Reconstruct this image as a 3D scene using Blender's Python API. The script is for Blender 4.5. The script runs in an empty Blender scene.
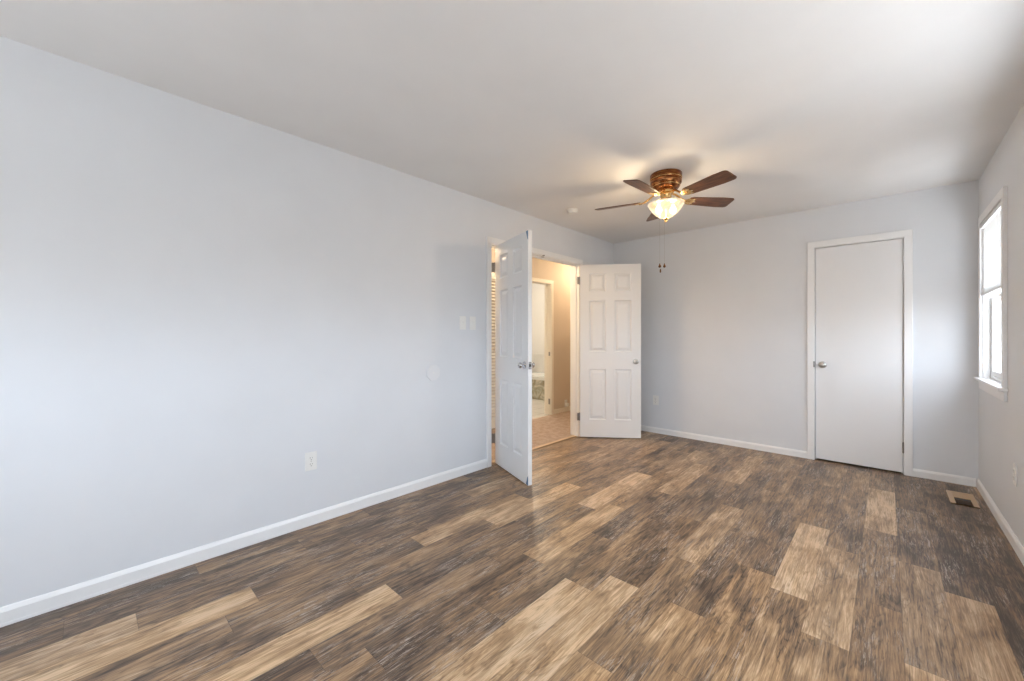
import bpy, bmesh, math, random
from mathutils import Vector, Matrix
R = math.radians
PI = math.pi
scene = bpy.context.scene
col = scene.collection

# ------------------------------------------------------------------ camera
W, HC, YF = 3.21, 2.44, -6.05          # room width, ceiling height, wall behind the camera
cam_d = bpy.data.cameras.new('camera')
cam = bpy.data.objects.new('camera', cam_d); col.objects.link(cam)
cam.location = (2.674, -4.853, 1.199)
cam.rotation_euler = (PI/2, 0, R(43.053))
cam_d.sensor_width = 36; cam_d.lens = 400.6/1024*36; cam_d.shift_y = -4.32/1024
cam_d.clip_start = 0.02
scene.camera = cam

# ------------------------------------------------------------------ world
wd = bpy.data.worlds.new('overcast_sky'); scene.world = wd; wd.use_nodes = True
nt = wd.node_tree; nt.nodes.clear()
out = nt.nodes.new('ShaderNodeOutputWorld'); bg = nt.nodes.new('ShaderNodeBackground')
tc = nt.nodes.new('ShaderNodeTexCoord'); sp = nt.nodes.new('ShaderNodeSeparateXYZ')
mr = nt.nodes.new('ShaderNodeMapRange'); mr.inputs['From Min'].default_value = -.12; mr.inputs['From Max'].default_value = .1
mx = nt.nodes.new('ShaderNodeMix'); mx.data_type = 'RGBA'
mx.inputs['A'].default_value = (.38, .375, .365, 1)
mx.inputs['B'].default_value = (.82, .92, 1.04, 1)
nt.links.new(tc.outputs['Generated'], sp.inputs[0]); nt.links.new(sp.outputs['Z'], mr.inputs['Value'])
nt.links.new(mr.outputs[0], mx.inputs['Factor']); nt.links.new(mx.outputs['Result'], bg.inputs['Color'])
bg.inputs['Strength'].default_value = 8.0
nt.links.new(bg.outputs[0], out.inputs[0])

# ------------------------------------------------------------------ view
vs = scene.view_settings
vs.view_transform = 'Standard'; vs.look = 'None'; vs.gamma = 1.0; vs.use_curve_mapping = False
vs.exposure = 1.33
FAN_W = 9.0; HALL_W = 5.4; BATH_W = 13.0

# ------------------------------------------------------------------ materials
def new_mat(name):
    m = bpy.data.materials.new(name); m.use_nodes = True
    return m, m.node_tree, m.node_tree.nodes['Principled BSDF']
def nd(t, typ, **kw):
    n = t.nodes.new(typ)
    for k, v in kw.items():
        if k in n.inputs: n.inputs[k].default_value = v
        else: setattr(n, k, v)
    return n
def bump(t, b, src, strength, dist=.01):
    bp = nd(t, 'ShaderNodeBump'); bp.inputs['Strength'].default_value = strength; bp.inputs['Distance'].default_value = dist
    t.links.new(src, bp.inputs['Height']); t.links.new(bp.outputs[0], b.inputs['Normal'])
def paint(name, colr, rough=.6, bs=.05, scale=180, var=.012, metal=0):
    """painted / plain surface with a slight mottling and orange peel"""
    m, t, b = new_mat(name)
    tcn = nd(t, 'ShaderNodeTexCoord')
    n = nd(t, 'ShaderNodeTexNoise'); n.inputs['Scale'].default_value = 3.0; n.inputs['Detail'].default_value = 4
    t.links.new(tcn.outputs['Object'], n.inputs['Vector'])
    cr = nd(t, 'ShaderNodeMapRange'); cr.inputs['To Min'].default_value = 1-var*3; cr.inputs['To Max'].default_value = 1+var*3
    t.links.new(n.outputs['Fac'], cr.inputs['Value'])
    vm = nd(t, 'ShaderNodeVectorMath', operation='SCALE'); vm.inputs[0].default_value = colr
    t.links.new(cr.outputs[0], vm.inputs['Scale']); t.links.new(vm.outputs[0], b.inputs['Base Color'])
    b.inputs['Roughness'].default_value = rough; b.inputs['Metallic'].default_value = metal
    if bs:
        n2 = nd(t, 'ShaderNodeTexNoise'); n2.inputs['Scale'].default_value = scale; n2.inputs['Detail'].default_value = 2
        t.links.new(tcn.outputs['Object'], n2.inputs['Vector']); bump(t, b, n2.outputs['Fac'], bs, .002)
    return m
M = {}
M['wall'] = paint('grey_wall_paint', (.76, .78, .81), .5, .06)
M['ceil'] = paint('ceiling_paint', (.85, .845, .84), .9, .10, 120)
M['hallwall'] = paint('beige_hall_paint', (.66, .57, .47), .6, .05)
M['bathwall'] = paint('white_bath_paint', (.84, .82, .78), .5, .03)
M['trim'] = paint('white_trim_enamel', (.89, .89, .89), .32, .02, 60, .006)
M['door'] = paint('white_door_enamel', (.83, .83, .825), .34, .02, 90, .006)
M['closetdoor'] = paint('white_slab_door_enamel', (.84, .84, .845), .36, .02, 40, .006)
M['vinyl'] = paint('white_vinyl', (.86, .87, .88), .3, 0)
M['plastic'] = paint('white_plastic', (.86, .86, .84), .35, 0)
M['slot'] = paint('dark_slot', (.05, .045, .04), .6, 0)
M['plate'] = paint('painted_plate', (.79, .80, .82), .4, 0)
M['slotgrey'] = paint('grey_slot', (.3, .29, .28), .6, 0)
M['nickel'] = paint('satin_nickel', (.55, .53, .50), .28, 0, metal=1)
M['chrome'] = paint('chrome', (.6, .6, .62), .12, 0, metal=1)
M['steel'] = paint('dull_steel', (.32, .31, .30), .38, 0, metal=1)
M['brass'] = paint('aged_brass', (.72, .47, .2), .25, 0, metal=1)
M['darkbrass'] = paint('dark_bronze', (.2, .11, .06), .35, 0, metal=1)
M['blue'] = paint('blue_tape', (.10, .18, .30), .6, 0)
M['closet'] = paint('closet_dark', (.25, .25, .25), .8, 0)
M['tan'] = paint('tan_enamel_metal', (.60, .43, .27), .4, .02, 60, .03)
M['louverp'] = paint('cream_louver_paint', (.85, .80, .70), .4, 0)
M['tub'] = paint('white_tub_enamel', (.85, .85, .82), .15, 0)

def copper():
    m, t, b = new_mat('antique_copper')
    tcn = nd(t, 'ShaderNodeTexCoord')
    mp = nd(t, 'ShaderNodeMapping'); mp.inputs['Scale'].default_value = (4, 4, 26)
    n = nd(t, 'ShaderNodeTexNoise'); n.inputs['Scale'].default_value = 4; n.inputs['Detail'].default_value = 3
    cr = nd(t, 'ShaderNodeValToRGB')
    cr.color_ramp.elements[0].position = .35; cr.color_ramp.elements[0].color = (.14, .035, .012, 1)
    cr.color_ramp.elements[1].position = .7; cr.color_ramp.elements[1].color = (.55, .24, .08, 1)
    t.links.new(tcn.outputs['Object'], mp.inputs[0]); t.links.new(mp.outputs[0], n.inputs['Vector'])
    t.links.new(n.outputs['Fac'], cr.inputs[0]); t.links.new(cr.outputs[0], b.inputs['Base Color'])
    b.inputs['Metallic'].default_value = .85; b.inputs['Roughness'].default_value = .24
    return m
M['copper'] = copper()

def blade_wood():
    m, t, b = new_mat('walnut_blade')
    tcn = nd(t, 'ShaderNodeTexCoord')
    mp = nd(t, 'ShaderNodeMapping'); mp.inputs['Scale'].default_value = (5, 60, 20)
    n = nd(t, 'ShaderNodeTexNoise'); n.inputs['Scale'].default_value = 1.6; n.inputs['Detail'].default_value = 6; n.inputs['Distortion'].default_value = .6
    cr = nd(t, 'ShaderNodeValToRGB')
    cr.color_ramp.elements[0].position = .32; cr.color_ramp.elements[0].color = (.030, .012, .006, 1)
    cr.color_ramp.elements[1].position = .72; cr.color_ramp.elements[1].color = (.21, .082, .032, 1)
    t.links.new(tcn.outputs['Object'], mp.inputs[0]); t.links.new(mp.outputs[0], n.inputs['Vector'])
    t.links.new(n.outputs['Fac'], cr.inputs[0]); t.links.new(cr.outputs[0], b.inputs['Base Color'])
    b.inputs['Roughness'].default_value = .33
    return m
M['blade'] = blade_wood()

def thin_glass(name, refl=.07, tint=(1, 1, 1)):
    m, t, b = new_mat(name); t.nodes.remove(b); o = t.nodes['Material Output']
    tr = nd(t, 'ShaderNodeBsdfTransparent'); tr.inputs[0].default_value = (*tint, 1)
    gl = nd(t, 'ShaderNodeBsdfGlossy'); gl.inputs['Roughness'].default_value = .02
    mxs = nd(t, 'ShaderNodeMixShader'); mxs.inputs[0].default_value = refl
    t.links.new(tr.outputs[0], mxs.inputs[1]); t.links.new(gl.outputs[0], mxs.inputs[2]); t.links.new(mxs.outputs[0], o.inputs[0])
    return m
M['glass'] = thin_glass('window_glass')
M['screen'] = thin_glass('dimming_screen_mesh', .02, (.72, .72, .72))  # tinted sheet that cuts down the daylight entering below the blinds

def translucent(name, colr, amount, rough=.5):
    m, t, b = new_mat(name); o = t.nodes['Material Output']
    b.inputs['Base Color'].default_value = (*colr, 1); b.inputs['Roughness'].default_value = rough
    tl = nd(t, 'ShaderNodeBsdfTranslucent'); tl.inputs[0].default_value = (*colr, 1)
    mxs = nd(t, 'ShaderNodeMixShader'); mxs.inputs[0].default_value = amount
    n = nd(t, 'ShaderNodeTexNoise'); n.inputs['Scale'].default_value = 40
    bump(t, b, n.outputs['Fac'], .03, .002)
    t.links.new(b.outputs[0], mxs.inputs[1]); t.links.new(tl.outputs[0], mxs.inputs[2]); t.links.new(mxs.outputs[0], o.inputs[0])
    return m
M['blind'] = translucent('vinyl_blind_slat', (.86, .865, .86), .05)

def bowl_glass():
    m, t, b = new_mat('alabaster_glass'); o = t.nodes['Material Output']
    tcn = nd(t, 'ShaderNodeTexCoord')
    n = nd(t, 'ShaderNodeTexNoise'); n.inputs['Scale'].default_value = 9; n.inputs['Detail'].default_value = 3; n.inputs['Distortion'].default_value = 1.5
    t.links.new(tcn.outputs['Object'], n.inputs['Vector'])
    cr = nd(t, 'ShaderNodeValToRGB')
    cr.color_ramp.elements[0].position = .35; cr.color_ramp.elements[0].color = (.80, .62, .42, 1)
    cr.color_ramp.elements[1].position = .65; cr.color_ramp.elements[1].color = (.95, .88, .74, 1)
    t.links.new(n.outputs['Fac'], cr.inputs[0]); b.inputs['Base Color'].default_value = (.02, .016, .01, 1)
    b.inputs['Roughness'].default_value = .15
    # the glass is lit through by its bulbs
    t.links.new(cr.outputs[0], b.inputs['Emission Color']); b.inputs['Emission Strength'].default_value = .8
    tr = nd(t, 'ShaderNodeBsdfTransparent'); tr.inputs[0].default_value = (1, .93, .8, 1)
    tl = nd(t, 'ShaderNodeBsdfTranslucent'); tl.inputs[0].default_value = (.03, .023, .014, 1)
    m1 = nd(t, 'ShaderNodeMixShader'); m1.inputs[0].default_value = .35
    m2 = nd(t, 'ShaderNodeMixShader'); m2.inputs[0].default_value = .55
    t.links.new(b.outputs[0], m1.inputs[1]); t.links.new(tl.outputs[0], m1.inputs[2])
    t.links.new(m1.outputs[0], m2.inputs[1]); t.links.new(tr.outputs[0], m2.inputs[2]); t.links.new(m2.outputs[0], o.inputs[0])
    return m
M['bowl'] = bowl_glass()

def emis(name, colr, s):
    m, t, b = new_mat(name)
    b.inputs['Base Color'].default_value = (*colr, 1)
    b.inputs['Emission Color'].default_value = (*colr, 1); b.inputs['Emission Strength'].default_value = s
    return m
def bulb():
    m, t, b = new_mat('lit_bulb'); t.nodes.remove(b); o = t.nodes['Material Output']
    tr = nd(t, 'ShaderNodeBsdfTransparent'); em = nd(t, 'ShaderNodeEmission'); em.inputs[0].default_value = (1, .86, .62, 1); em.inputs[1].default_value = 5
    mxs = nd(t, 'ShaderNodeAddShader'); t.links.new(tr.outputs[0], mxs.inputs[0]); t.links.new(em.outputs[0], mxs.inputs[1]); t.links.new(mxs.outputs[0], o.inputs[0])
    return m
M['bulb'] = bulb()
M['halllamp'] = emis('lit_hall_dome', (1, .8, .55), 5)

def carpet():
    m, t, b = new_mat('beige_carpet')
    tcn = nd(t, 'ShaderNodeTexCoord')
    n = nd(t, 'ShaderNodeTexNoise'); n.inputs['Scale'].default_value = 14; n.inputs['Detail'].default_value = 8; n.inputs['Roughness'].default_value = .75
    t.links.new(tcn.outputs['Object'], n.inputs['Vector'])
    cr = nd(t, 'ShaderNodeValToRGB')
    cr.color_ramp.elements[0].position = .3; cr.color_ramp.elements[0].color = (.36, .26, .19, 1)
    cr.color_ramp.elements[1].position = .7; cr.color_ramp.elements[1].color = (.60, .48, .40, 1)
    t.links.new(n.outputs['Fac'], cr.inputs[0]); t.links.new(cr.outputs[0], b.inputs['Base Color'])
    b.inputs['Roughness'].default_value = 1
    n2 = nd(t, 'ShaderNodeTexNoise'); n2.inputs['Scale'].default_value = 220
    t.links.new(tcn.outputs['Object'], n2.inputs['Vector']); bump(t, b, n2.outputs['Fac'], .8, .01)
    return m
M['carpet'] = carpet()

def marble():
    m, t, b = new_mat('mottled_marble')
    tcn = nd(t, 'ShaderNodeTexCoord')
    n = nd(t, 'ShaderNodeTexNoise'); n.inputs['Scale'].default_value = 5; n.inputs['Detail'].default_value = 6; n.inputs['Distortion'].default_value = 2.2
    t.links.new(tcn.outputs['Object'], n.inputs['Vector'])
    cr = nd(t, 'ShaderNodeValToRGB'); e = cr.color_ramp.elements
    e[0].position = .32; e[0].color = (.36, .31, .2, 1)
    e[1].position = .66; e[1].color = (.74, .68, .56, 1)
    x = e.new(.5); x.color = (.47, .46, .36, 1)
    t.links.new(n.outputs['Fac'], cr.inputs[0]); t.links.new(cr.outputs[0], b.inputs['Base Color'])
    b.inputs['Roughness'].default_value = .2
    return m
M['marble'] = marble()

def tile():
    m, t, b = new_mat('white_bath_tile')
    tcn = nd(t, 'ShaderNodeTexCoord')
    br = nd(t, 'ShaderNodeTexBrick'); br.offset = 0; br.inputs['Scale'].default_value = 3.3
    br.inputs['Color1'].default_value = (.8, .76, .7, 1); br.inputs['Color2'].default_value = (.74, .7, .64, 1); br.inputs['Mortar'].default_value = (.55, .5, .44, 1)
    br.inputs['Brick Width'].default_value = 1; br.inputs['Row Height'].default_value = 1; br.inputs['Mortar Size'].default_value = .015
    t.links.new(tcn.outputs['Object'], br.inputs['Vector']); t.links.new(br.outputs[0], b.inputs['Base Color'])
    b.inputs['Roughness'].default_value = .2
    return m
M['tile'] = tile()

def plank_mat():
    m, t, b = new_mat('vinyl_plank_floor'); L = t.links.new
    uv = nd(t, 'ShaderNodeUVMap'); uv.uv_map = 'UVMap'
    at = nd(t, 'ShaderNodeAttribute'); at.attribute_name = 'plank'        # R tone, G seed, B warmth
    sp = nd(t, 'ShaderNodeSeparateColor'); L(at.outputs['Color'], sp.inputs[0])
    su = nd(t, 'ShaderNodeSeparateXYZ'); L(uv.outputs[0], su.inputs[0])
    def math_(op, a, c=None, d=None):
        n = nd(t, 'ShaderNodeMath', operation=op)
        for i, v in enumerate((a, c, d)):
            if v is None: continue
            if isinstance(v, (int, float)): n.inputs[i].default_value = v
            else: L(v, n.inputs[i])
        return n.outputs[0]
    seed = math_('MULTIPLY', sp.outputs[1], 57.0)
    def coord(sx, sy, k=1.0):
        c = nd(t, 'ShaderNodeCombineXYZ')
        L(math_('MULTIPLY', su.outputs[0], sx), c.inputs[0]); L(math_('MULTIPLY', su.outputs[1], sy), c.inputs[1]); L(math_('MULTIPLY', seed, k), c.inputs[2])
        return c.outputs[0]
    def noise(vec, scale, detail, rough=.5, dist=0):
        n = nd(t, 'ShaderNodeTexNoise'); n.inputs['Scale'].default_value = scale; n.inputs['Detail'].default_value = detail
        n.inputs['Roughness'].default_value = rough; n.inputs['Distortion'].default_value = dist; L(vec, n.inputs['Vector']); return n.outputs['Fac']
    patch = noise(coord(9, 2.6), 1, 3, .55, .6)             # large clouds along the board
    streak = noise(coord(75, 3.6, 1.7), 1, 6, .7, .6)     # grain streaks
    fine = noise(coord(260, 11, 2.3), 1, 3, .7)             # fine pores
    # cathedral figure: rings of a long distorted ellipse
    warp = noise(coord(14, 2.2, 3.1), 1, 3, .6, .8)
    wv = math_('SINE', math_('MULTIPLY_ADD', warp, 46.0, math_('MULTIPLY', su.outputs[0], 60.0)))
    ring = math_('POWER', math_('MULTIPLY_ADD', wv, .5, .5), 4.0)
    rmask = math_('MULTIPLY', math_('GREATER_THAN', noise(coord(7, 2.4, 4.4), 1, 2), .46), ring)
    v = math_('ADD', math_('MULTIPLY_ADD', sp.outputs[0], .80, .11), math_('MULTIPLY', math_('SUBTRACT', patch, .5), 1.2))
    v = math_('ADD', v, math_('MULTIPLY', math_('SUBTRACT', streak, .5), 1.35))
    v = math_('ADD', v, math_('MULTIPLY', math_('SUBTRACT', fine, .5), 1.0))
    v = math_('SUBTRACT', v, math_('MULTIPLY', rmask, .2))
    cr = nd(t, 'ShaderNodeValToRGB'); e = cr.color_ramp.elements
    e[0].position = 0; e[0].color = (.062, .044, .034, 1)
    e[1].position = 1; e[1].color = (.64, .52, .405, 1)
    for p, c in ((.20, (.135, .098, .077)), (.40, (.235, .162, .108)), (.62, (.365, .258, .168)), (.80, (.49, .375, .27))):
        x = e.new(p); x.color = (*c, 1)
    L(v, cr.inputs[0])
    # grey wash or warm brown by board
    hs = nd(t, 'ShaderNodeMix'); hs.data_type = 'RGBA'; hs.blend_type = 'MULTIPLY'; hs.inputs['Factor'].default_value = 1
    tint = nd(t, 'ShaderNodeMix'); tint.data_type = 'RGBA'
    tint.inputs['A'].default_value = (1.02, 1.0, .95, 1); tint.inputs['B'].default_value = (1.18, 1.0, .75, 1)
    L(math_('ADD', sp.outputs[2], math_('MULTIPLY', math_('SUBTRACT', warp, .5), 1.2)), tint.inputs['Factor'])
    L(cr.outputs[0], hs.inputs['A']); L(tint.outputs['Result'], hs.inputs['B'])
    # limed (whitewashed) pores
    lim = noise(coord(150, 9, 5.2), 1, 4, .75, 1.2)
    limm = nd(t, 'ShaderNodeMapRange'); limm.inputs['From Min'].default_value = .54; limm.inputs['From Max'].default_value = .60; L(lim, limm.inputs['Value'])
    area = nd(t, 'ShaderNodeMapRange'); area.inputs['From Min'].default_value = .46; area.inputs['From Max'].default_value = .60
    L(noise(coord(10, 2.5, 6.3), 1, 2), area.inputs['Value'])
    lf = math_('MULTIPLY', math_('MULTIPLY', limm.outputs[0], area.outputs[0]), math_('MAXIMUM', math_('SUBTRACT', 1.05, sp.outputs[0]), .12))
    wm = nd(t, 'ShaderNodeMix'); wm.data_type = 'RGBA'; wm.inputs['B'].default_value = (.52, .44, .37, 1)
    L(lf, wm.inputs['Factor']); L(hs.outputs['Result'], wm.inputs['A'])
    # seams
    w = .1515
    ex = math_('MINIMUM', su.outputs[0], math_('SUBTRACT', w, su.outputs[0]))
    at2 = nd(t, 'ShaderNodeAttribute'); at2.attribute_name = 'seam'
    s2 = nd(t, 'ShaderNodeSeparateColor'); L(at2.outputs['Color'], s2.inputs[0])
    ey = math_('MINIMUM', su.outputs[1], math_('SUBTRACT', .914, su.outputs[1]))
    em = math_('MINIMUM', ex, ey)
    sm = nd(t, 'ShaderNodeMapRange'); sm.inputs['From Min'].default_value = 0; sm.inputs['From Max'].default_value = .0018
    sm.inputs['To Min'].default_value = .55; sm.inputs['To Max'].default_value = 1; L(em, sm.inputs['Value'])
    fin = nd(t, 'ShaderNodeVectorMath', operation='SCALE'); L(wm.outputs['Result'], fin.inputs[0]); L(sm.outputs[0], fin.inputs['Scale'])
    L(fin.outputs[0], b.inputs['Base Color'])
    rr = nd(t, 'ShaderNodeMapRange'); rr.inputs['To Min'].default_value = .30; rr.inputs['To Max'].default_value = .46; L(streak, rr.inputs['Value'])
    L(rr.outputs[0], b.inputs['Roughness'])
    hsum = math_('ADD', math_('MULTIPLY', streak, .6), math_('MULTIPLY', sm.outputs[0], 1.5))
    bump(t, b, hsum, .25, .0015)
    return m
M['floor'] = plank_mat()

# ------------------------------------------------------------------ helpers
def box(bm, x0, x1, y0, y1, z0, z1, mat=None):
    vs_ = [bm.verts.new((x, y, z)) for x in (x0, x1) for y in (y0, y1) for z in (z0, z1)]
    for q in ((0, 1, 3, 2), (4, 6, 7, 5), (0, 4, 5, 1), (2, 3, 7, 6), (0, 2, 6, 4), (1, 5, 7, 3)):
        bm.faces.new([vs_[i] for i in q])
    if mat is not None:
        for v in vs_: v.co = mat @ v.co
    return vs_
def ring(bm, pts_fn, n, prof):
    rows = []
    for (r, z) in prof:
        rows.append([bm.verts.new(pts_fn(r, z, i*2*PI/n)) for i in range(n)] if r > 1e-6 else [bm.verts.new(pts_fn(0, z, 0))])
    for a, b_ in zip(rows, rows[1:]):
        for i in range(n):
            j = (i+1) % n
            if len(a) == 1 and len(b_) == 1: continue
            if len(a) == 1: bm.faces.new((a[0], b_[i], b_[j]))
            elif len(b_) == 1: bm.faces.new((a[i], b_[0], a[j]))
            else: bm.faces.new((a[i], b_[i], b_[j], a[j]))
def lathe(bm, prof, n=32, m=None):
    f = lambda r, z, a: (m @ Vector((r*math.cos(a), r*math.sin(a), z))) if m is not None else Vector((r*math.cos(a), r*math.sin(a), z))
    ring(bm, f, n, prof)
def tube(bm, pts, r, n=10):
    pts = [Vector(p) for p in pts]; rows = []
    rr = r if isinstance(r, (list, tuple)) else [r]*len(pts)
    for i, p in enumerate(pts):
        d = (pts[min(i+1, len(pts)-1)]-pts[max(i-1, 0)]).normalized()
        u = d.cross(Vector((0, 0, 1)) if abs(d.z) < .9 else Vector((1, 0, 0))).normalized(); v = d.cross(u)
        rows.append([bm.verts.new(p+(u*math.cos(k*2*PI/n)+v*math.sin(k*2*PI/n))*rr[i]) for k in range(n)])
    for a, b_ in zip(rows, rows[1:]):
        for i in range(n): bm.faces.new((a[i], a[(i+1) % n], b_[(i+1) % n], b_[i]))
    bm.faces.new(rows[0][::-1]); bm.faces.new(rows[-1])
def prism(bm, poly, z0, z1, mat=None):
    lo = [bm.verts.new((x, y, z0)) for x, y in poly]; hi = [bm.verts.new((x, y, z1)) for x, y in poly]
    bm.faces.new(lo[::-1]); bm.faces.new(hi)
    n = len(poly)
    for i in range(n): bm.faces.new((lo[i], lo[(i+1) % n], hi[(i+1) % n], hi[i]))
    if mat is not None:
        for v in lo+hi: v.co = mat @ v.co
def obj(name, bm, mat, parent=None, bevel=0, smooth=False, seg=2):
    bmesh.ops.recalc_face_normals(bm, faces=bm.faces)
    me = bpy.data.meshes.new(name); bm.to_mesh(me); bm.free()
    me.materials.append(mat)
    if smooth:
        for p in me.polygons: p.use_smooth = True
    o = bpy.data.objects.new(name, me); col.objects.link(o)
    if smooth:
        me.set_sharp_from_angle(angle=R(38))
    if bevel:
        md = o.modifiers.new('bevel', 'BEVEL'); md.width = bevel; md.segments = seg; md.limit_method = 'ANGLE'; md.angle_limit = R(40)
    if parent is not None: o.parent = parent
    return o
def B(): return bmesh.new()
def tag(o, label=None, cat=None, group=None, kind=None):
    if label: o['label'] = label
    if cat: o['category'] = cat
    if group: o['group'] = group
    if kind: o['kind'] = kind
    return o
def empty(name, loc=(0, 0, 0), rz=0):
    o = bpy.data.objects.new(name, None); col.objects.link(o); o.location = loc; o.rotation_euler = (0, 0, rz)
    o.empty_display_size = .05
    return o
def struct(name, bm, mat, label, cat, **kw):
    return tag(obj(name, bm, mat, **kw), label, cat, kind='structure')
def wall_boxes(bm, axis, c0, c1, a0, a1, z0, z1, holes):
    """wall slab between c0..c1 on axis, running a0..a1, with rectangular holes (h0,h1,zb,zt)"""
    def bx_(s0, s1, b0, b1):
        if s1-s0 < 1e-5 or b1-b0 < 1e-5: return
        if axis == 'x': box(bm, c0, c1, s0, s1, b0, b1)
        else: box(bm, s0, s1, c0, c1, b0, b1)
    cur = a0
    for h0, h1, zb, zt in sorted(holes):
        bx_(cur, h0, z0, z1); bx_(h0, h1, z0, zb); bx_(h0, h1, zt, z1); cur = h1
    bx_(cur, a1, z0, z1)

T = .12        # wall thickness
# openings
ODL0, ODL1, ODT = -2.275, -.815, 2.05        # double door opening in the left wall
OC0, OC1, OCT = 2.168, 2.783, 2.052          # closet opening in the back wall
WZ0, WZ1 = .885, 2.05                        # windows
W1 = (-.98, -.20)
W2 = (-4.7, -1.95)  # out of view, widened to brighten the room
W3 = (.35, 2.86)                             # behind the camera, added for daylight
BO0, BO1, BOT = -.70, .005, 1.988            # bathroom opening off the hall
HX = -1.06                                   # far wall of the hall

# ------------------------------------------------------------------ shell
b = B(); wall_boxes(b, 'x', -T, 0, YF-T, 0, 0, HC, [(ODL0-.02, ODL1+.02, 0, ODT+.02)])
struct('wall_left', b, M['wall'], 'long pale grey painted wall on the left with the double doorway', 'wall')
b = B(); wall_boxes(b, 'y', 0, T, -T, W+T, 0, HC, [(OC0-.02, OC1+.02, 0, OCT+.02)])
struct('wall_back', b, M['wall'], 'grey end wall holding the flat closet door', 'wall')
b = B(); wall_boxes(b, 'x', W, W+T, YF-T, 0, 0, HC, [(W1[0], W1[1], WZ0-.02, WZ1), (W2[0], W2[1], WZ0-.02, WZ1)])
struct('wall_right', b, M['wall'], 'grey wall on the right with the blind covered window', 'wall')
b = B(); wall_boxes(b, 'y', YF-T, YF, 0, W, 0, HC, [(W3[0], W3[1], WZ0-.02, WZ1)])
struct('wall_front', b, M['wall'], 'grey wall behind the camera', 'wall')
b = B(); box(b, -T, W+T, YF-T, T, HC, HC+.12)
struct('ceiling', b, M['ceil'], 'smooth white ceiling carrying the fan', 'ceiling')

# floor : one mesh, one face per plank
def build_floor():
    pw, pl = .1515, .914
    # row : (joint y, {index: tone}) index 0 = plank just nearer than the joint, -1 = farther one ...
    rows = {
     0: (-.95, {-1: .16, 0: .12, 1: .10, 2: .3}),
     1: (-2.09, {-2: .17, -1: .13, 0: .72, 1: .3}),
     2: (-1.88, {-2: .22, -1: .22, 0: .58, 1: .82, 2: .3}),
     3: (-1.52, {-2: .35, -1: .88, 0: .34, 1: .36, 2: .5}),
     4: (-1.95, {-2: .48, -1: .30, 0: .62, 1: .46, 2: .3}),
     5: (-1.70, {-2: .42, -1: .30, 0: .86, 1: .48, 2: .5}),
     6: (-1.58, {-2: .25, -1: .32, 0: .24, 1: .44, 2: .4}),
     7: (-2.13, {-3: .5, -2: .45, -1: .40, 0: .32, 1: .52, 2: .6}),
     8: (-1.74, {-2: .33, -1: .28, 0: .66, 1: .46, 2: .62, 3: .5}),
     9: (-1.22, {-1: .70, 0: .32, 1: .28, 2: .78, 3: .7}),
     10: (-2.305, {-3: .35, -2: .30, -1: .24, 0: .38, 1: .95, 2: .6}),
     11: (-1.82, {-2: .45, -1: .82, 0: .25, 1: .36, 2: .32, 3: .3}),
     12: (-1.37, {-1: .72, 0: .52, 1: .74, 2: .20, 3: .26}),
     13: (-1.52, {-2: .15, -1: .46, 0: .92, 1: .30, 2: .34, 3: .2}),
     14: (-2.94, {-3: .38, -2: .42, -1: .40, 0: .20, 1: .90, 2: .6}),
     15: (-2.15, {-3: .15, -2: .55, -1: .36, 0: .78, 1: .38, 2: .2, 3: .2}),
     16: (-2.61, {-3: .6, -2: .5, -1: .34, 0: .70, 1: .28, 2: .40, 3: .2}),
     17: (-2.48, {-3: .66, -2: .62, -1: .45, 0: .30, 1: .22, 2: .86, 3: .4}),
     18: (-2.87, {-3: .6, -2: .4, -1: .56, 0: .30, 1: .34, 2: .74, 3: .4}),
     19: (-3.08, {-2: .5, -1: .24, 0: .24, 1: .30, 2: .28}),
     20: (-3.54, {-3: .4, -2: .3, -1: .22, 0: .42, 1: .22, 2: .2}),
    }
    rnd = random.Random(5)
    bm = B(); uvl = bm.loops.layers.uv.new('UVMap'); cl = bm.loops.layers.float_color.new('plank')
    xmin, xmax, ymin, ymax = -.06, W+T*.5, YF-.06, T*.5
    for k in range(-1, 21):
        xl = 3.026-pw*k; xr = xl+pw
        a, c = max(xl, xmin), min(xr, xmax)
        if c-a < 1e-4: continue
        jy, tones = rows.get(k, (-1.3, {}))
        for i in range(-5, 8):
            yt = jy-pl*i; yb = yt-pl
            t0, t1 = min(yt, ymax), max(yb, ymin)
            if t0-t1 < 1e-4: continue
            sub = [(t0, t1, a, c)]
            if a < 0:   # the boards only reach under the wall inside the doorway
                sub = []
                if c > 0: sub.append((t0, t1, 0, c))
                d0, d1 = min(t0, ODL1), max(t1, ODL0)
                if d0-d1 > 1e-4: sub.append((d0, d1, a, 0))
            tone = tones.get(i, rnd.choice((.2, .3, .4, .6))); sd = rnd.random(); wa = .35+.35*rnd.random()+(.05 if tone > .5 else 0)+(.12 if yt < -2 else -.1)
            for (q0, q1, p0, p1) in sub:
                vs_ = [bm.verts.new((x, y, 0)) for x, y in ((p0, q1), (p1, q1), (p1, q0), (p0, q0))]
                f = bm.faces.new(vs_)
                for lp in f.loops:
                    lp[uvl].uv = (lp.vert.co.x-xl, lp.vert.co.y-yb); lp[cl] = (tone, sd, wa, 1)
    vb = box(bm, -T*.5, W+T*.5, YF-T*.5, T*.5, -.12, -.004)
    me = bpy.data.meshes.new('floor'); bm.to_mesh(me); bm.free(); me.materials.append(M['floor'])
    o = bpy.data.objects.new('floor', me); col.objects.link(o)
    return tag(o, 'brown and tan wood look plank floor of the room', 'floor', kind='structure')
build_floor()

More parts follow.
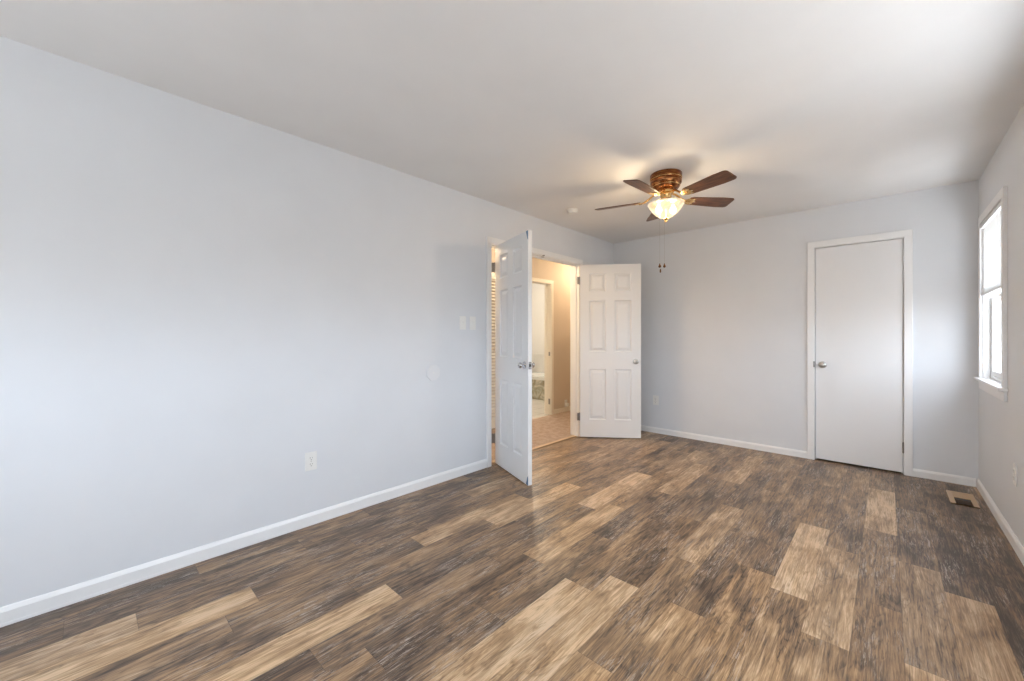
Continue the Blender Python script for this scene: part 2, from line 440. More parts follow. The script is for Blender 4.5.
# baseboards : profile extruded along a run
def baseboard(name, p0, p1, nrm, h, label, mat=None, d=.012):
    p0, p1 = Vector((*p0, 0)), Vector((*p1, 0)); n = Vector((*nrm, 0))
    prof = [(0, 0), (d+.001, 0), (d+.001, .012), (d, .014), (d, h*.76), (d*.72, h*.86), (d*.45, h*.96), (d*.2, h), (0, h)]
    bm = B(); A = [bm.verts.new(p0+n*a+Vector((0, 0, z+.0005))) for a, z in prof]; C_ = [bm.verts.new(p1+n*a+Vector((0, 0, z+.0005))) for a, z in prof]
    for i in range(len(prof)):
        j = (i+1) % len(prof); bm.faces.new((A[i], A[j], C_[j], C_[i]))
    bm.faces.new(A); bm.faces.new(C_[::-1])
    return struct(name, bm, mat or M['trim'], label, 'baseboard')
CL0, CL1 = ODL0-.062, ODL1+.052       # outer casing edges in y
CC0, CC1 = 2.110, 2.840
baseboard('baseboard_left', (0, YF+.014), (0, CL0), (1, 0), .078, 'long white baseboard along the left wall')
baseboard('baseboard_left', (0, CL1), (0, -.001), (1, 0), .078, 'short white baseboard in the corner behind the open door')
baseboard('baseboard_back', (.014, 0), (CC0, 0), (0, -1), .066, 'white baseboard on the end wall left of the closet door')
baseboard('baseboard_back', (CC1, 0), (W-.014, 0), (0, -1), .066, 'short white baseboard right of the closet door')
baseboard('baseboard_right', (W, -.001), (W, YF+.014), (-1, 0), .07, 'white baseboard along the right wall')
baseboard('baseboard_front', (0, YF), (W, YF), (0, 1), .07, 'white baseboard behind the camera')

# ------------------------------------------------------------------ door trims
b = B()   # double doorway: jambs, stops, casing (x = 0 plane)
ct = .016
for (y0, y1) in ((CL0, ODL0-.008), (ODL1+.008, CL1)):
    box(b, 0, ct, y0, y1, 0, ODT+.008)
box(b, 0, ct, CL0, CL1, ODT+.008, ODT+.062)
for (y0, y1) in ((ODL0-.02, ODL0), (ODL1, ODL1+.02)): box(b, -T-.002, .001, y0, y1, 0, ODT)
box(b, -T-.002, .001, ODL0-.02, ODL1+.02, ODT, ODT+.02)
for (y0, y1) in ((ODL0, ODL0+.010), (ODL1-.010, ODL1)): box(b, -.075, -.042, y0, y1, 0, ODT)
box(b, -.075, -.042, ODL0, ODL1, ODT-.010, ODT)
for (y0, y1) in ((CL0, ODL0-.008), (ODL1+.008, CL1)): box(b, -T-ct, -T, y0, y1, 0, ODT+.008)
box(b, -T-ct, -T, CL0, CL1, ODT+.008, ODT+.062)
tr2 = struct('trim_2', b, M['trim'], 'white casing and jambs around the open double doorway', 'door frame', bevel=.002)
b = B(); box(b, -.03, -.008, -1.505, -1.47, ODT-.0035, ODT+.001); box(b, -.005, .0035+ct, -1.52, -1.50, ODT+.003, ODT+.012)
obj('strike_plate', b, M['steel'], tr2)

b = B()   # closet casing (y = 0 plane)
for (x0, x1) in ((CC0, OC0-.004), (OC1+.004, CC1)): box(b, x0, x1, -ct, 0, 0, OCT+.004)
box(b, CC0, CC1, -ct, 0, OCT+.004, OCT+.062)
for (x0, x1) in ((OC0-.02, OC0), (OC1, OC1+.02)): box(b, x0, x1, -.001, T, 0, OCT)
box(b, OC0-.02, OC1+.02, -.001, T, OCT, OCT+.02)
for (x0, x1) in ((OC0, OC0+.012), (OC1-.012, OC1)): box(b, x0, x1, .038, .075, 0, OCT)
box(b, OC0, OC1, .038, .075, OCT-.012, OCT)
tr1 = struct('trim_1', b, M['trim'], 'white casing around the flat closet door', 'door frame', bevel=.002)
b = B(); box(b, OC0-.012, OC0+.001, -.018, -.004, .90, .955)
obj('strike_plate', b, M['steel'], tr1)
b = B()   # closet cavity
box(b, 1.6, 1.64, T, .75, 0, HC); box(b, 3.0, 3.04, T, .75, 0, HC); box(b, 1.6, 3.04, .75, .79, 0, HC)
box(b, 1.6, 3.04, T, .79, HC, HC+.04); box(b, 1.6, 3.04, T*.5, .79, -.05, -.004)
struct('wall_closet', b, M['closet'], 'unlit closet walls behind the flat door', 'wall')

# ------------------------------------------------------------------ knobs / hinges
KNOB = [(0, .062), (.012, .0615), (.021, .057), (.026, .049), (.0265, .043), (.023, .036), (.014, .031), (.0095, .026), (.0095, .010), (.018, .008), (.031, .006), (.033, .002), (.033, 0)]
def knob(parent, x, z, side, y, mat, name='knob', s=1.0):
    """knob projecting from local y plane; side -1 projects to -y"""
    m = Matrix.Translation((x, y, z)) @ Matrix.Rotation(R(90 if side < 0 else -90), 4, 'X') @ Matrix.Scale(s, 4)
    bm = B(); lathe(bm, KNOB, 28, m)
    kb = obj(name, bm, mat, parent, smooth=True)
    bm = B(); m2 = m @ Matrix.Translation((0, 0, .0615)); lathe(bm, [(0, .0015), (.006, .0015), (.0065, 0)], 16, m2)
    obj('lock_button', bm, M['steel'], kb)
    return kb
def hinge(parent, x, y, z, mat, h=.088, leaf=(0, 1), lw=.03):
    """barrel at x,y with five knuckles and a leaf"""
    bm = B()
    for i in range(5):
        z0 = z-h/2+i*h/5
        m = Matrix.Translation((x, y, z0)); lathe(bm, [(0, .0), (.0065, .0), (.0065, h/5-.0012), (0, h/5-.0012)], 14, m)
    for zz in (z-h/2-.004, z+h/2): lathe(bm, [(0, 0), (.0045, 0), (.0045, .004), (0, .004)], 12, Matrix.Translation((x, y, zz)))
    dx, dy = leaf
    a = Vector((x, y)); c = a+Vector((dx, dy))*lw; nn = Vector((-dy, dx))*.0012
    pts = [a+nn, c+nn, c-nn, a-nn]; prism(bm, [tuple(p) for p in pts], z-h/2, z+h/2)
    return obj('hinge', bm, mat, parent)

# ------------------------------------------------------------------ six panel doors
def panel_door(bm, w, h, th, zb):
    st, mu = .108, .10
    pw_ = (w-2*st-mu)/2
    xs = [(st, st+pw_), (st+pw_+mu, w-st)]
    zs = [(.205, .80), (1.005, 1.605), (1.715, 1.925)]
    xc = sorted({0, w, *[v for p in xs for v in p]}); zc = sorted({0, h, *[v for p in zs for v in p]})
    def cell(x0, x1, z0, z1): return any(abs(x0-a) < 1e-6 and abs(x1-c) < 1e-6 for a, c in xs) and any(abs(z0-a) < 1e-6 and abs(z1-c) < 1e-6 for a, c in zs)
    for (y, s) in ((0, 1), (th, -1)):
        for x0, x1 in zip(xc, xc[1:]):
            for z0, z1 in zip(zc, zc[1:]):
                if not cell(x0, x1, z0, z1):
                    bm.faces.new([bm.verts.new((x, y, z+zb)) for x, z in ((x0, z0), (x1, z0), (x1, z1), (x0, z1))])
                else:
                    prev = None
                    for ins, dp in ((0, 0), (.006, .0105), (.016, .012), (.019, .0105), (.044, .002)):
                        rr = [bm.verts.new((x, y+s*dp, z+zb)) for x, z in ((x0+ins, z0+ins), (x1-ins, z0+ins), (x1-ins, z1-ins), (x0+ins, z1-ins))]
                        if prev:
                            for i in range(4): bm.faces.new((prev[i], prev[(i+1) % 4], rr[(i+1) % 4], rr[i]))
                        prev = rr
                    bm.faces.new(prev)
    c = [[bm.verts.new((x, y, z+zb)) for x, z in ((0, 0), (w, 0), (w, h), (0, h))] for y in (0, th)]
    for i in range(4): bm.faces.new((c[0][i], c[0][(i+1) % 4], c[1][(i+1) % 4], c[1][i]))
    bmesh.ops.remove_doubles(bm, verts=bm.verts, dist=1e-5)

def door_at(name, ox, oy, ang, w, label, h=2.03, zb=.012):
    e = empty(name, (ox, oy, 0), ang); tag(e, label, 'door', kind='structure')
    bm = B(); panel_door(bm, w, h, .035, zb); obj('door_panel', bm, M['door'], e)
    return e
# near leaf : from the hinge out to its free edge
d1o = Vector((-.005, -2.215)); d1e = Vector((.596, -2.442)); v = d1e-d1o
D1 = door_at('door_2', d1o.x, d1o.y, math.atan2(v.y, v.x), v.length, 'nearer white six panel door leaf swung out from the doorway, blue tape at its corners')
L1 = v.length
knob(D1, L1-.06, .965, -1, 0, M['chrome'], s=.9); knob(D1, L1-.06, .965, 1, .035, M['chrome'], s=.9)
bm = B(); box(bm, L1-.0005, L1+.0015, .006, .029, .935, .995); fp = obj('latch_plate', bm, M['chrome'], D1)
bm = B(); box(bm, L1, L1+.008, .012, .023, .955, .975); obj('latch_bolt', bm, M['slot'], fp)
for zz, dz in ((.014, 1), (2.040, -1)):
    bm = B()
    prism(bm, [(L1-.034, 0), (L1+.001, 0), (L1+.001, dz*.075), (L1-.012, dz*.06)], -.0012, -.0002, Matrix.Translation((0, 0, zz)) @ Matrix(((1, 0, 0, 0), (0, 0, 1, 0), (0, 1, 0, 0), (0, 0, 0, 1))))
    tp = obj('corner_tape', bm, M['blue'], D1); tp['label'] = 'dark blue tape patch'
for hz in (1.845, .240):
    hinge(D1, -.008, -.004, hz, M['steel'], leaf=(-.5, -.86), lw=.032)
# far leaf
d2o = Vector((.030, -.845)); d2e = Vector((.589, -.424)); v = d2e-d2o
D2 = door_at('door_3', d2o.x, d2o.y, math.atan2(v.y, v.x), v.length, 'farther white six panel door leaf opened back towards the end wall')
L2 = v.length
knob(D2, L2-.06, .905, -1, 0, M['nickel']); knob(D2, L2-.06, .905, 1, .035, M['nickel'])
for hz in (1.855, .250):
    hinge(D2, -.006, -.001, hz, M['steel'], leaf=(-.9, -.43), lw=.030)

# closet door : flat slab
e = empty('door_1', (OC0+.004, .002, 0)); tag(e, 'closed flat white closet door with a round knob', 'door', kind='structure')
cw = OC1-OC0-.008
bm = B(); box(bm, 0, cw, 0, .035, .016, OCT-.006); obj('door_panel', bm, M['closetdoor'], e, bevel=.0015)
knob(e, .055, .925, -1, 0, M['nickel'])
for hz in (1.889, .233):
    hinge(e, cw+.003, -.006, hz, M['trim'] if hz > 1 else M['steel'], leaf=(1, .0), lw=.012)

# ------------------------------------------------------------------ windows
def blind(axis_obj, w, z_top, z_bot, label):
    """mini blind in local frame : x along the width, y towards the room (-y)"""
    e = axis_obj; tag(e, label, 'window blind')
    bm = B(); box(bm, .004, w-.004, -.004, .030, z_top-.028, z_top); obj('headrail', bm, M['vinyl'], e, bevel=.002)
    bm = B(); n = int((z_top-.03-z_bot-.02)/.0205)+1
    for i in range(n):
        zc = z_bot+.026+i*.0205
        pts = [(-.0125, -.0), (-.0045, .0014), (.0045, .0014), (.0125, 0)]
        m = Matrix.Translation((0, .013, zc)) @ Matrix.Rotation(R(-66), 4, 'X')
        a = [bm.verts.new(m @ Vector((.002, p, q))) for p, q in pts]; c = [bm.verts.new(m @ Vector((w-.002, p, q))) for p, q in pts]
        for j in range(3): bm.faces.new((a[j], a[j+1], c[j+1], c[j]))
    obj('slats', bm, M['blind'], e, smooth=True)
    bm = B(); box(bm, .006, w-.006, .002, .026, z_bot, z_bot+.016); obj('bottom_rail', bm, M['vinyl'], e, bevel=.003)
    for fx in (.18, .82):
        bm = B(); tube(bm, [(w*fx, .001, z_bot+.01), (w*fx, .001, z_top-.02)], .0012, 6); obj('ladder_cord', bm, M['vinyl'], e)
    bm = B(); tube(bm, [(.03, -.007, z_top-.02), (.03, -.007, z_top-.70)], .0035, 8); obj('tilt_wand', bm, M['vinyl'], e)
    return e
def window(name, loc, rz, w, label, blabel):
    """local frame: x along wall, y outwards through the wall, origin at floor under the left opening edge"""
    e = empty(name, loc, rz); tag(e, label, 'window', kind='structure')
    cs, th = .058, .018
    bm = B()
    box(bm, -cs, 0, -th, 0, WZ0, WZ1); box(bm, w, w+cs, -th, 0, WZ0, WZ1); box(bm, -cs, w+cs, -th, 0, WZ1, WZ1+.06)
    obj('casing', bm, M['trim'], e, bevel=.002)
    bm = B()
    box(bm, 0, .012, 0, T, WZ0, WZ1); box(bm, w-.012, w, 0, T, WZ0, WZ1); box(bm, .012, w-.012, 0, T, WZ1-.012, WZ1); 
    for x0 in (.012, w-.024): box(bm, x0, x0+.012, .030, .034, WZ0, WZ1-.012)
    obj('jamb', bm, M['trim'], e)
    bm = B(); box(bm, -cs-.025, w+cs+.025, -.040, 0, WZ0-.022, WZ0); box(bm, 0, w, 0, T+.02, WZ0-.02, WZ0)
    obj('window_sill', bm, M['trim'], e, bevel=.005, seg=3)
    bm = B(); box(bm, -cs, w+cs, -.016, 0, WZ0-.085, WZ0-.022); obj('apron', bm, M['trim'], e, bevel=.003)
    zm = (WZ0+WZ1)/2+.02
    for (nm, y0, z0, z1, br) in (('lower_sash', .036, WZ0+.001, zm+.02, .06), ('upper_sash', .074, zm-.02, WZ1-.013, .04)):
        bm = B(); x0, x1 = .013, w-.013; s = .042
        box(bm, x0, x0+s, y0, y0+.034, z0, z1); box(bm, x1-s, x1, y0, y0+.034, z0, z1)
        box(bm, x0+s, x1-s, y0, y0+.034, z0, z0+br); box(bm, x0+s, x1-s, y0, y0+.034, z1-.036, z1)
        sa = obj(nm, bm, M['vinyl'], e, bevel=.003)
        bm = B(); box(bm, x0+s-.004, x1-s+.004, y0+.014, y0+.018, z0+br-.004, z1-.032); obj('pane', bm, M['glass'], sa)
        if nm == 'lower_sash':
            bm = B(); box(bm, w/2-.025, w/2+.025, y0-.006, y0+.02, z1, z1+.012); obj('sash_lock', bm, M['vinyl'], sa, bevel=.002)
            bm = B(); box(bm, x0+s+.1, x1-s-.1, y0-.009, y0, z0+.014, z0+.022); obj('lift_rail', bm, M['vinyl'], sa)
    bm = B(); box(bm, .02, w-.02, T-.008, T-.0075, WZ0+.02, zm); obj('dimming_screen', bm, M['screen'], e)  # screen added to dim daylight through the lower sash
    be = empty('window_blind', loc, rz)
    m = Matrix.Rotation(rz, 4, 'Z')
    be.location = Vector(loc)+m @ Vector((.006, -.012, 0))
    blind(be, w-.012, WZ1-.013, 1.505, blabel)
    # daylight portal for the sky beyond the panes
    ld = bpy.data.lights.new('sky_portal', 'AREA'); ld.shape = 'RECTANGLE'; ld.size = w; ld.size_y = WZ1-WZ0; ld.cycles.is_portal = True
    lo = bpy.data.objects.new('sky_portal', ld); col.objects.link(lo)
    lo.location = Vector(loc)+m @ Vector((w/2, T+.03, (WZ0+WZ1)/2))
    lo.rotation_euler = (m @ Matrix.Rotation(R(-90), 4, 'X')).to_euler()
    return e
# local +y must point outwards
window('window_1', (W, W1[1], 0), R(-90), W1[1]-W1[0], 'white framed window on the right wall near the corner', 'white mini blind drawn halfway down the window on the right wall')
window('added_window_2', (W, W2[1], 0), R(-90), W2[1]-W2[0], 'added unseen window on the right wall, letting in more daylight', 'white mini blind in the added unseen right wall window')  # unseen window added as a daylight source, sized to brighten the room
window('added_window_3', (W3[1], YF, 0), R(180), W3[1]-W3[0], 'added unseen window behind the camera, letting in more daylight', 'white mini blind in the added unseen window behind the camera')  # unseen window added to light the end wall from behind the camera

# ------------------------------------------------------------------ hall and bathroom
HY0, HY1 = -3.4, 1.75
b = B(); wall_boxes(b, 'x', HX-T, HX, HY0, HY1, 0, HC, [(BO0-.02, BO1+.02, 0, BOT+.02)])
box(b, HX, -T, HY0-T, HY0, 0, HC); box(b, HX-T, -T, HY1, HY1+T, 0, HC); box(b, -T, -.001, .12, HY1+T, 0, HC)
struct('wall_hallway', b, M['hallwall'], 'warm beige hallway wall seen through the double doorway', 'wall')
b = B(); box(b, HX-T, -T-.0005, HY0-T, HY1+T, HC, HC+.1); struct('ceiling_hallway', b, M['ceil'], 'white hallway ceiling beyond the doorway', 'ceiling')
b = B(); box(b, HX, -.06, HY0, HY1, -.1, .004)
struct('floor_hallway', b, M['carpet'], 'beige carpet on the hallway floor beyond the doorway', 'floor')
b = B(); prism(b, [(-.085, ODL0), (-.04, ODL0), (-.04, ODL1), (-.085, ODL1)], .001, .007)
struct('trim_4', b, M['tan'], 'thin tan transition strip on the doorway threshold', 'threshold', bevel=.002)
baseboard('baseboard_hallway', (HX, BO1+.062), (HX, HY1), (1, 0), .07, 'beige lit baseboard along the hallway wall', M['louverp'])
b = B()   # bathroom casing
for (y0, y1) in ((BO0-.058, BO0-.004), (BO1+.004, BO1+.058)): box(b, HX, HX+ct, y0, y1, 0, BOT+.004)
box(b, HX, HX+ct, BO0-.058, BO1+.058, BOT+.004, BOT+.058)
for (y0, y1) in ((BO0-.02, BO0), (BO1, BO1+.02)): box(b, HX-T, HX, y0, y1, 0, BOT)
box(b, HX-T, HX, BO0-.02, BO1+.02, BOT, BOT+.02)
box(b, HX-.08, HX-.045, BO1-.01, BO1, 0, BOT)
tr3 = struct('trim_3', b, M['louverp'], 'cream casing around the bathroom doorway across the hallway', 'door frame', bevel=.002)
b = B(); box(b, HX-.036, HX-.010, BO1-.003, BO1+.001, .90, .96); obj('strike_plate', b, M['steel'], tr3)
b = B(); box(b, HX-.04, HX-.008, BO1-.003, BO1+.001, .16, .245); obj('hinge', b, M['steel'], tr3)

# louvered hall closet door
e = empty('door_4', (HX, -1.66, 0)); tag(e, 'cream louvered hallway closet door glimpsed behind the nearer leaf', 'door', kind='structure')
b = B(); s = .05; wl = .80
box(b, .004, .032, 0, s, .01, 2.02); box(b, .004, .032, wl-s, wl, .01, 2.02); box(b, .004, .032, s, wl-s, .01, .12); box(b, .004, .032, s, wl-s, 1.94, 2.02)
obj('door_frame', b, M['louverp'], e, bevel=.002)
b = B()
for i in range(44):
    m = Matrix.Translation((.018, 0, .14+i*.0415)) @ Matrix.Rotation(R(38), 4, 'Y'); box(b, -.019, .019, s, wl-s, -.003, .003, m)
obj('louvers', b, M['louverp'], e)

# bathroom
BX, BY0, BY1 = -2.95, -1.0, 1.80
b = B(); xi = HX-T
box(b, BX-.1, BX, BY0-.1, BY1+.1, 0, HC); box(b, BX, xi, BY0-.1, BY0, 0, HC); box(b, BX, xi, BY1, BY1+.1, 0, HC)
struct('wall_bathroom', b, M['bathwall'], 'white bathroom wall seen through two doorways', 'wall')
b = B(); box(b, BX, xi, BY0, BY1, HC, HC+.1); struct('ceiling_bathroom', b, M['ceil'], 'white bathroom ceiling', 'ceiling')
b = B(); box(b, BX, HX, BY0, BY1, -.1, .003); 
struct('floor_bathroom', b, M['tile'], 'white tile bathroom floor beyond the hallway', 'floor')
b = B(); box(b, BX, xi, BY1-.018, BY1, .43, .80); box(b, BX, xi, BY1-.035, BY1, .80, .83)
for i in range(8): box(b, BX+.1+i*.22, BX+.13+i*.22, BY1-.024, BY1-.018, .45, .79)
struct('trim_5', b, M['bathwall'], 'white panelled wainscot above the bathtub', 'wainscot')
e = empty('bathtub', (-2.05, 1.4, .003)); tag(e, 'white bathtub with mottled marble front seen through the hallway', 'bathtub')
def tub_rim(bm):
    xa, xb, ya, yb = -.80, .78, -.40, .378
    n = 40
    def se(t, rx, ry, p): c, s_ = math.cos(t), math.sin(t); return (abs(c)**p*rx*(1 if c >= 0 else -1), abs(s_)**p*ry*(1 if s_ >= 0 else -1))
    prof = [((xb-xa)/2, (yb-ya)/2, .37, .12), ((xb-xa)/2, (yb-ya)/2, .43, .12), (.70, .30, .435, .5), (.67, .27, .40, .55), (.60, .22, .10, .6), (.5, .15, .06, .6)]
    rows = [[bm.verts.new(((xa+xb)/2+se(i*2*PI/n+.01, rx, ry, p)[0], (ya+yb)/2+se(i*2*PI/n+.01, rx, ry, p)[1], z)) for i in range(n)] for rx, ry, z, p in prof]
    for a, c in zip(rows, rows[1:]):
        for i in range(n): bm.faces.new((a[i], a[(i+1) % n], c[(i+1) % n], c[i]))
    bm.faces.new(rows[-1])
b = B(); tub_rim(b); obj('tub_shell', b, M['tub'], e, smooth=True)
b = B(); box(b, -.80, .78, -.385, -.355, 0, .375); obj('apron', b, M['marble'], e)

# hall ceiling light
e = empty('ceiling_light', (-.60, .62, HC)); tag(e, 'warm domed ceiling light in the hallway beyond the doorway', 'ceiling light')
b = B(); lathe(b, [(0, 0), (.14, 0), (.14, -.02), (.13, -.022), (0, -.022)], 32); obj('light_base', b, M['brass'], e, smooth=True)
b = B(); lathe(b, [(.13, -.022), (.125, -.05), (.10, -.08), (.06, -.098), (0, -.105)], 32); obj('lamp_shade', b, M['halllamp'], e, smooth=True)
ld = bpy.data.lights.new('hall_lamp', 'POINT'); ld.energy = HALL_W; ld.color = (1, .76, .50); ld.shadow_soft_size = .10
lo = bpy.data.objects.new('hall_lamp', ld); col.objects.link(lo); lo.location = (-.60, .62, HC-.24)
e = empty('ceiling_light', (-.60, -2.0, HC)); tag(e, 'added unseen domed ceiling light at the near end of the hallway', 'ceiling light')  # second hall light, added to brighten the door gap and doorway floor
b = B(); lathe(b, [(0, 0), (.14, 0), (.14, -.02), (.13, -.022), (0, -.022)], 32); obj('light_base', b, M['brass'], e, smooth=True)
b = B(); lathe(b, [(.13, -.022), (.125, -.05), (.10, -.08), (.06, -.098), (0, -.105)], 32); obj('lamp_shade', b, M['halllamp'], e, smooth=True)
ld = bpy.data.lights.new('hall_lamp', 'POINT'); ld.energy = HALL_W*2.4; ld.color = (1, .76, .50); ld.shadow_soft_size = .10
lo = bpy.data.objects.new('hall_lamp', ld); col.objects.link(lo); lo.location = (-.60, -2.0, HC-.24)
ld = bpy.data.lights.new('bath_lamp', 'POINT'); ld.energy = BATH_W; ld.color = (1, .90, .76); ld.shadow_soft_size = .12
lo = bpy.data.objects.new('bath_lamp', ld); col.objects.link(lo); lo.location = (-2.0, .5, HC-.3)

# small fitting low on the hall wall
def outlet(loc, rz, label, name='wall_outlet', parts=True):
    """plate in local frame: x along the wall, faces -y"""
    e = empty(name, loc, rz); tag(e, label, 'outlet')
    b = B(); box(b, -.036, .036, -.006, 0, -.058, .058); obj('cover_plate', b, M['plastic'], e, bevel=.003, seg=3)
    for s_ in (-1, 1):
        b = B(); n = 20
        poly = []
        for i in range(n):
            a = i*2*PI/n; poly.append((max(-.0165, min(.0165, .0195*math.cos(a))), .0165*math.sin(a)))
        prism(b, poly, .006, .0085, Matrix.Translation((0, 0, s_*.0195)) @ Matrix.Rotation(R(90), 4, 'X'))
        r = obj('receptacle', b, M['plastic'], e)
        b = B(); zc = s_*.0195
        box(b, -.008, -.0055, -.0090, -.0084, zc-.002, zc+.008); box(b, .0055, .008, -.0090, -.0084, zc-.001, zc+.007)
        lathe(b, [(0, 0), (.0028, 0), (.0028, .0006), (0, .0006)], 12, Matrix.Translation((0, -.0084, zc-.009)) @ Matrix.Rotation(R(90), 4, 'X'))
        obj('slot', b, M['slotgrey'], r)
    b = B(); lathe(b, [(0, .0015), (.003, .001), (.0035, 0)], 12, Matrix.Translation((0, -.006, 0)) @ Matrix.Rotation(R(90), 4, 'X')); obj('screw', b, M['nickel'], e)
    return e
LW = R(90)     # local -y faces +x on the left wall
outlet((0, -3.865, .405), LW, 'white duplex outlet low on the long left wall')
outlet((.584, 0, .405), 0, 'white duplex outlet on the end wall beside the far door leaf')
outlet((W, -1.25, .415), R(-90), 'white duplex outlet on the right wall below the window, seen edge on')
ho = outlet((HX, .40, .13), LW, 'small white outlet low on the hallway wall above its baseboard')
b = B(); box(b, -.02, .022, -.05, -.009, -.045, .008); obj('plug', b, M['plastic'], ho, bevel=.006)

def switch(loc, rz, label):
    e = empty('light_switch', loc, rz); tag(e, label, 'light switch', 'light switches left of the doorway')
    b = B(); box(b, -.035, .035, -.006, 0, -.058, .058); obj('cover_plate', b, M['plastic'], e, bevel=.003, seg=3)
    b = B(); box(b, -.0055, .0055, -.008, -.005, -.012, .012); fr = obj('switch_slot', b, M['plastic'], e)
    b = B(); box(b, -.004, .004, -.018, -.002, -.004, .005, Matrix.Translation((0, 0, .002)) @ Matrix.Rotation(R(-22), 4, 'X')); obj('toggle', b, M['plastic'], e, bevel=.001)
    for z in (-.03, .03):
        b = B(); lathe(b, [(0, .0015), (.0028, .001), (.0032, 0)], 12, Matrix.Translation((0, -.006, z)) @ Matrix.Rotation(R(90), 4, 'X')); obj('screw', b, M['plastic'], e)
switch((0, -2.617, 1.314), LW, 'left one of the two white light switches beside the doorway')
switch((0, -2.503, 1.314), LW, 'right one of the two white light switches, nearer the doorway')

# octagonal blank cover
e = empty('octagonal_cover_plate', (0, -2.925, .905), LW); tag(e, 'white octagonal blank cover plate on the left wall below the switches', 'cover plate')
oct_ = [(.068*math.cos(PI/8+i*PI/4), .068*math.sin(PI/8+i*PI/4)) for i in range(8)]
b = B(); prism(b, oct_, 0, .009, Matrix.Rotation(R(90), 4, 'X')); obj('cover_plate', b, M['plate'], e, bevel=.003)
for z in (0,):
    b = B(); lathe(b, [(0, .002), (.005, .0015), (.006, 0)], 14, Matrix.Translation((0, -.009, z)) @ Matrix.Rotation(R(90), 4, 'X')); obj('screw', b, M['plastic'], e)

# smoke detector
e = empty('smoke_detector', (.43, -1.585, HC)); tag(e, 'small round white smoke detector on the ceiling left of the fan', 'smoke detector')
b = B(); lathe(b, [(0, 0), (.052, 0), (.052, -.012), (.049, -.014), (.046, -.034), (.040, -.040), (.02, -.042), (0, -.042)], 36); obj('detector_body', b, M['plastic'], e, smooth=True)
b = B(); lathe(b, [(0, -.042), (.008, -.042), (.008, -.044), (0, -.044)], 16, Matrix.Translation((.015, -.02, 0))); obj('test_button', b, M['vinyl'], e)

# floor register
vx0, vx1, vy0, vy1 = 3.012, 3.152, -.600, -.275
e = empty('floor_vent', ((vx0+vx1)/2, (vy0+vy1)/2, 0)); tag(e, 'tan metal floor vent with a dark slot in the corner by the closet', 'floor vent')
hx, hy = (vx1-vx0)/2, (vy1-vy0)/2
b = B(); ix, iy = hx-.028, hy-.03
box(b, -hx, hx, -hy, -iy-.03, .0005, .006); box(b, -hx, hx, iy, hy, .0005, .006); box(b, -hx, -ix, -iy-.03, iy, .0005, .006); box(b, ix, hx, -iy-.03, iy, .0005, .006)
obj('vent_frame', b, M['tan'], e, bevel=.0015)
b = B(); box(b, -ix, ix, -iy-.03, iy, .0005, .0012); obj('duct_shade_sheet', b, M['slot'], e)  # thin dark sheet, its colour stands in for shade down the duct
b = B(); 
for i in range(7):
    y = .005+i*(iy-.005)/7; box(b, -ix, ix, y, y+(iy-.005)/7-.003, .002, .0048)
obj('louvers', b, M['tan'], e)
b = B()
for i in range(5): box(b, -ix, ix, -iy-.028+i*.026, -iy-.026+i*.026, .0014, .004)
obj('fins', b, M['darkbrass'], e)

# ------------------------------------------------------------------ ceiling fan
FX, FY = 1.438, -1.80
fan = empty('ceiling_fan', (FX, FY, HC)); tag(fan, 'copper and walnut five blade ceiling fan with a lit glass bowl', 'ceiling fan')
b = B(); lathe(b, [(0, 0), (.112, 0), (.116, -.006), (.116, -.040), (.110, -.046), (.107, -.050), (.113, -.058), (.114, -.082), (.108, -.094), (.100, -.106), (.096, -.112), (.098, -.118), (.090, -.132), (.066, -.144), (.058, -.150), (0, -.150)], 48, Matrix.Diagonal((1, 1, .86, 1)))
obj('motor_housing', b, M['copper'], fan, smooth=True)
for zz, rr in ((-.0415, .1125), (-.095, .099)):
    b = B(); lathe(b, [(rr-.006, zz+.004), (rr+.0025, zz+.003), (rr+.004, zz), (rr+.0025, zz-.003), (rr-.006, zz-.004)], 48); obj('trim_band', b, M['brass'], fan, smooth=True)
b = B(); lathe(b, [(0, -.128), (.058, -.128), (.060, -.136), (.058, -.146), (.046, -.152), (.040, -.160), (.040, -.186), (.046, -.192), (.052, -.208), (.10, -.222), (.104, -.226), (.0, -.226)], 40)
obj('switch_housing', b, M['brass'], fan, smooth=True)
def blade_outline():
    r0, r1 = .185, .545
    pts = [(r0, -.044), (r0+.02, -.050)]
    pts += [(r1-.10, -.066), (r1-.028, -.064)]
    for i in range(1, 6):
        a = -PI/2+i*PI/12*.95; pts.append((r1-.028+.028*math.cos(a), -.036+.028*math.sin(a)))
    half = pts
    return half+[(x, -y) for x, y in half[::-1]]
zb_ = -.192
first = None
for k in range(5):
    ang = R(-20.5+72*k)
    m = Matrix.Rotation(ang, 4, 'Z') @ Matrix.Translation((0, 0, zb_)) @ Matrix.Rotation(R(-13), 4, 'X')
    b = B(); prism(b, blade_outline(), -.003, .003)
    bl = obj('blade', b, M['blade'], fan, bevel=.0015); bl.matrix_local = m
    # blade iron: curved arm with forked plate and screws, under the blade
    b = B()
    tube(b, [(.052, 0, .055), (.085, 0, .047), (.125, 0, .018), (.165, 0, -.004), (.20, 0, -.008)], [.009, .008, .007, .007, .006], 10)
    prism(b, [(.15, -.012), (.175, -.034), (.215, -.040), (.235, -.030), (.222, -.014), (.252, 0), (.222, .014), (.235, .030), (.215, .040), (.175, .034), (.15, .012)], -.0075, -.0035)
    ir = obj('blade_iron', b, M['brass'], fan, smooth=False); ir.matrix_local = m
    for sx, sy in ((.215, -.027), (.215, .027), (.236, 0)):
        b = B(); lathe(b, [(0, -.0105), (.004, -.0095), (.005, -.0075)], 10, Matrix.Translation((sx, sy, 0)))
        obj('screw', b, M['nickel'], ir)
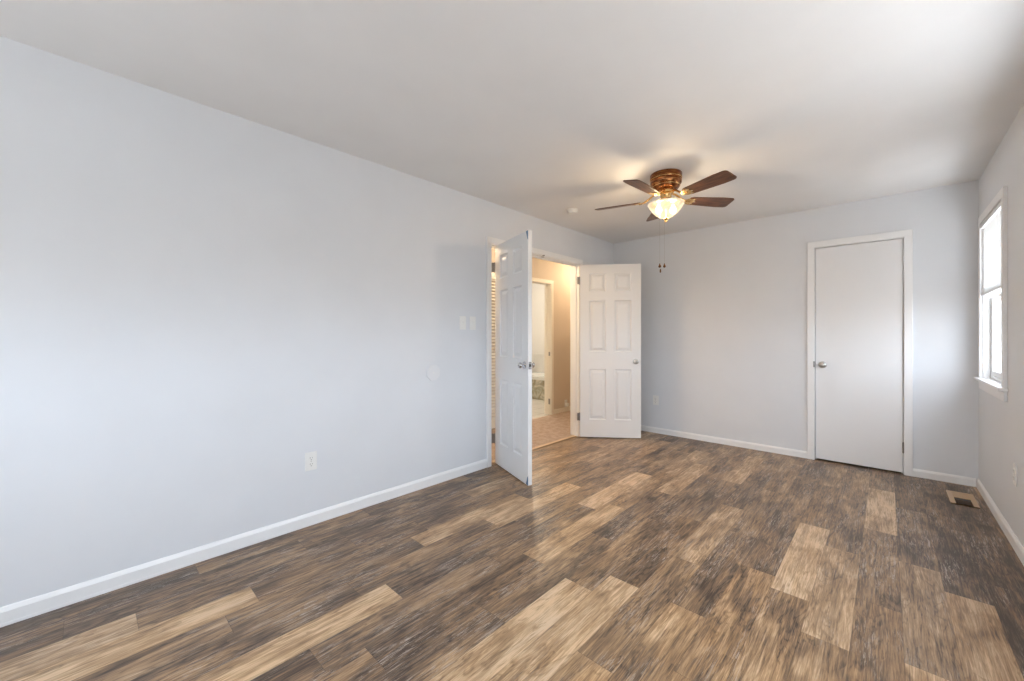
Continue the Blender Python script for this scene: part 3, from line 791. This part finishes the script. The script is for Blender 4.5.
# glass bowl, open at the top
BR = .129; BZ = Matrix.Translation((0, 0, .022))
b = B()
prof = [(BR+.004, -.246), (BR+.005, -.250), (BR, -.256), (BR*.93, -.276), (BR*.80, -.300), (BR*.60, -.328), (BR*.36, -.350), (BR*.16, -.361), (.012, -.364)]
inner = [(r-.004, z+.003) for r, z in prof[::-1]]
lathe(b, prof+inner[:-2]+[(BR, -.246), (BR+.004, -.246)], 48, BZ)
obj('glass_bowl', b, M['bowl'], fan, smooth=True)
b = B(); lathe(b, [(0, -.358), (.020, -.360), (.022, -.364), (.012, -.368), (.007, -.374), (.010, -.381), (.008, -.388), (0, -.391)], 20, BZ); obj('finial', b, M['brass'], fan, smooth=True)
b = B(); tube(b, [(0, 0, -.226), (0, 0, -.338)], .004, 8); obj('center_rod', b, M['brass'], fan)
for k, aa in enumerate((R(223), R(43))):
    bx_, by_ = .055*math.cos(aa), .055*math.sin(aa)
    b = B(); lathe(b, [(0, .025), (.010, .022), (.013, .010), (.022, -.008), (.025, -.022), (.019, -.038), (.008, -.046), (0, -.048)], 20, Matrix.Translation((bx_, by_, -.256)))
    obj('bulb', b, M['bulb'], fan, smooth=True)
# pull chains, hanging at the side of the switch housing
Rv = Vector((.7307, .6827))
for off, zl, dep in ((-.036, -.692, .03), (.008, -.688, .05)):
    p = Rv*off+Vector((-.6827, .7307))*dep
    b = B(); tube(b, [(p.x, p.y, -.21), (p.x, p.y, zl+.02)], .0008, 6)
    ch = obj('pull_chain', b, M['nickel'], fan)
    b = B(); lathe(b, [(0, .016), (.003, .014), (.004, .006), (.0095, -.004), (.011, -.012), (.004, -.018), (0, -.019)], 14, Matrix.Translation((p.x, p.y, zl)))
    if off < -.02: lathe(b, [(0, 0), (.004, -.004), (.006, -.018), (.004, -.030), (0, -.032)], 12, Matrix.Translation((p.x+.004, p.y+.003, zl-.026)))
    obj('fob', b, M['darkbrass'], ch)
for aa, k in ((R(223), .62), (R(43), .38)):
    ld = bpy.data.lights.new('fan_lamp', 'POINT'); ld.energy = FAN_W*k; ld.color = (1, .78, .52); ld.shadow_soft_size = .04
    lo = bpy.data.objects.new('fan_lamp', ld); col.objects.link(lo); lo.location = (FX+.055*math.cos(aa), FY+.055*math.sin(aa), HC-.292)
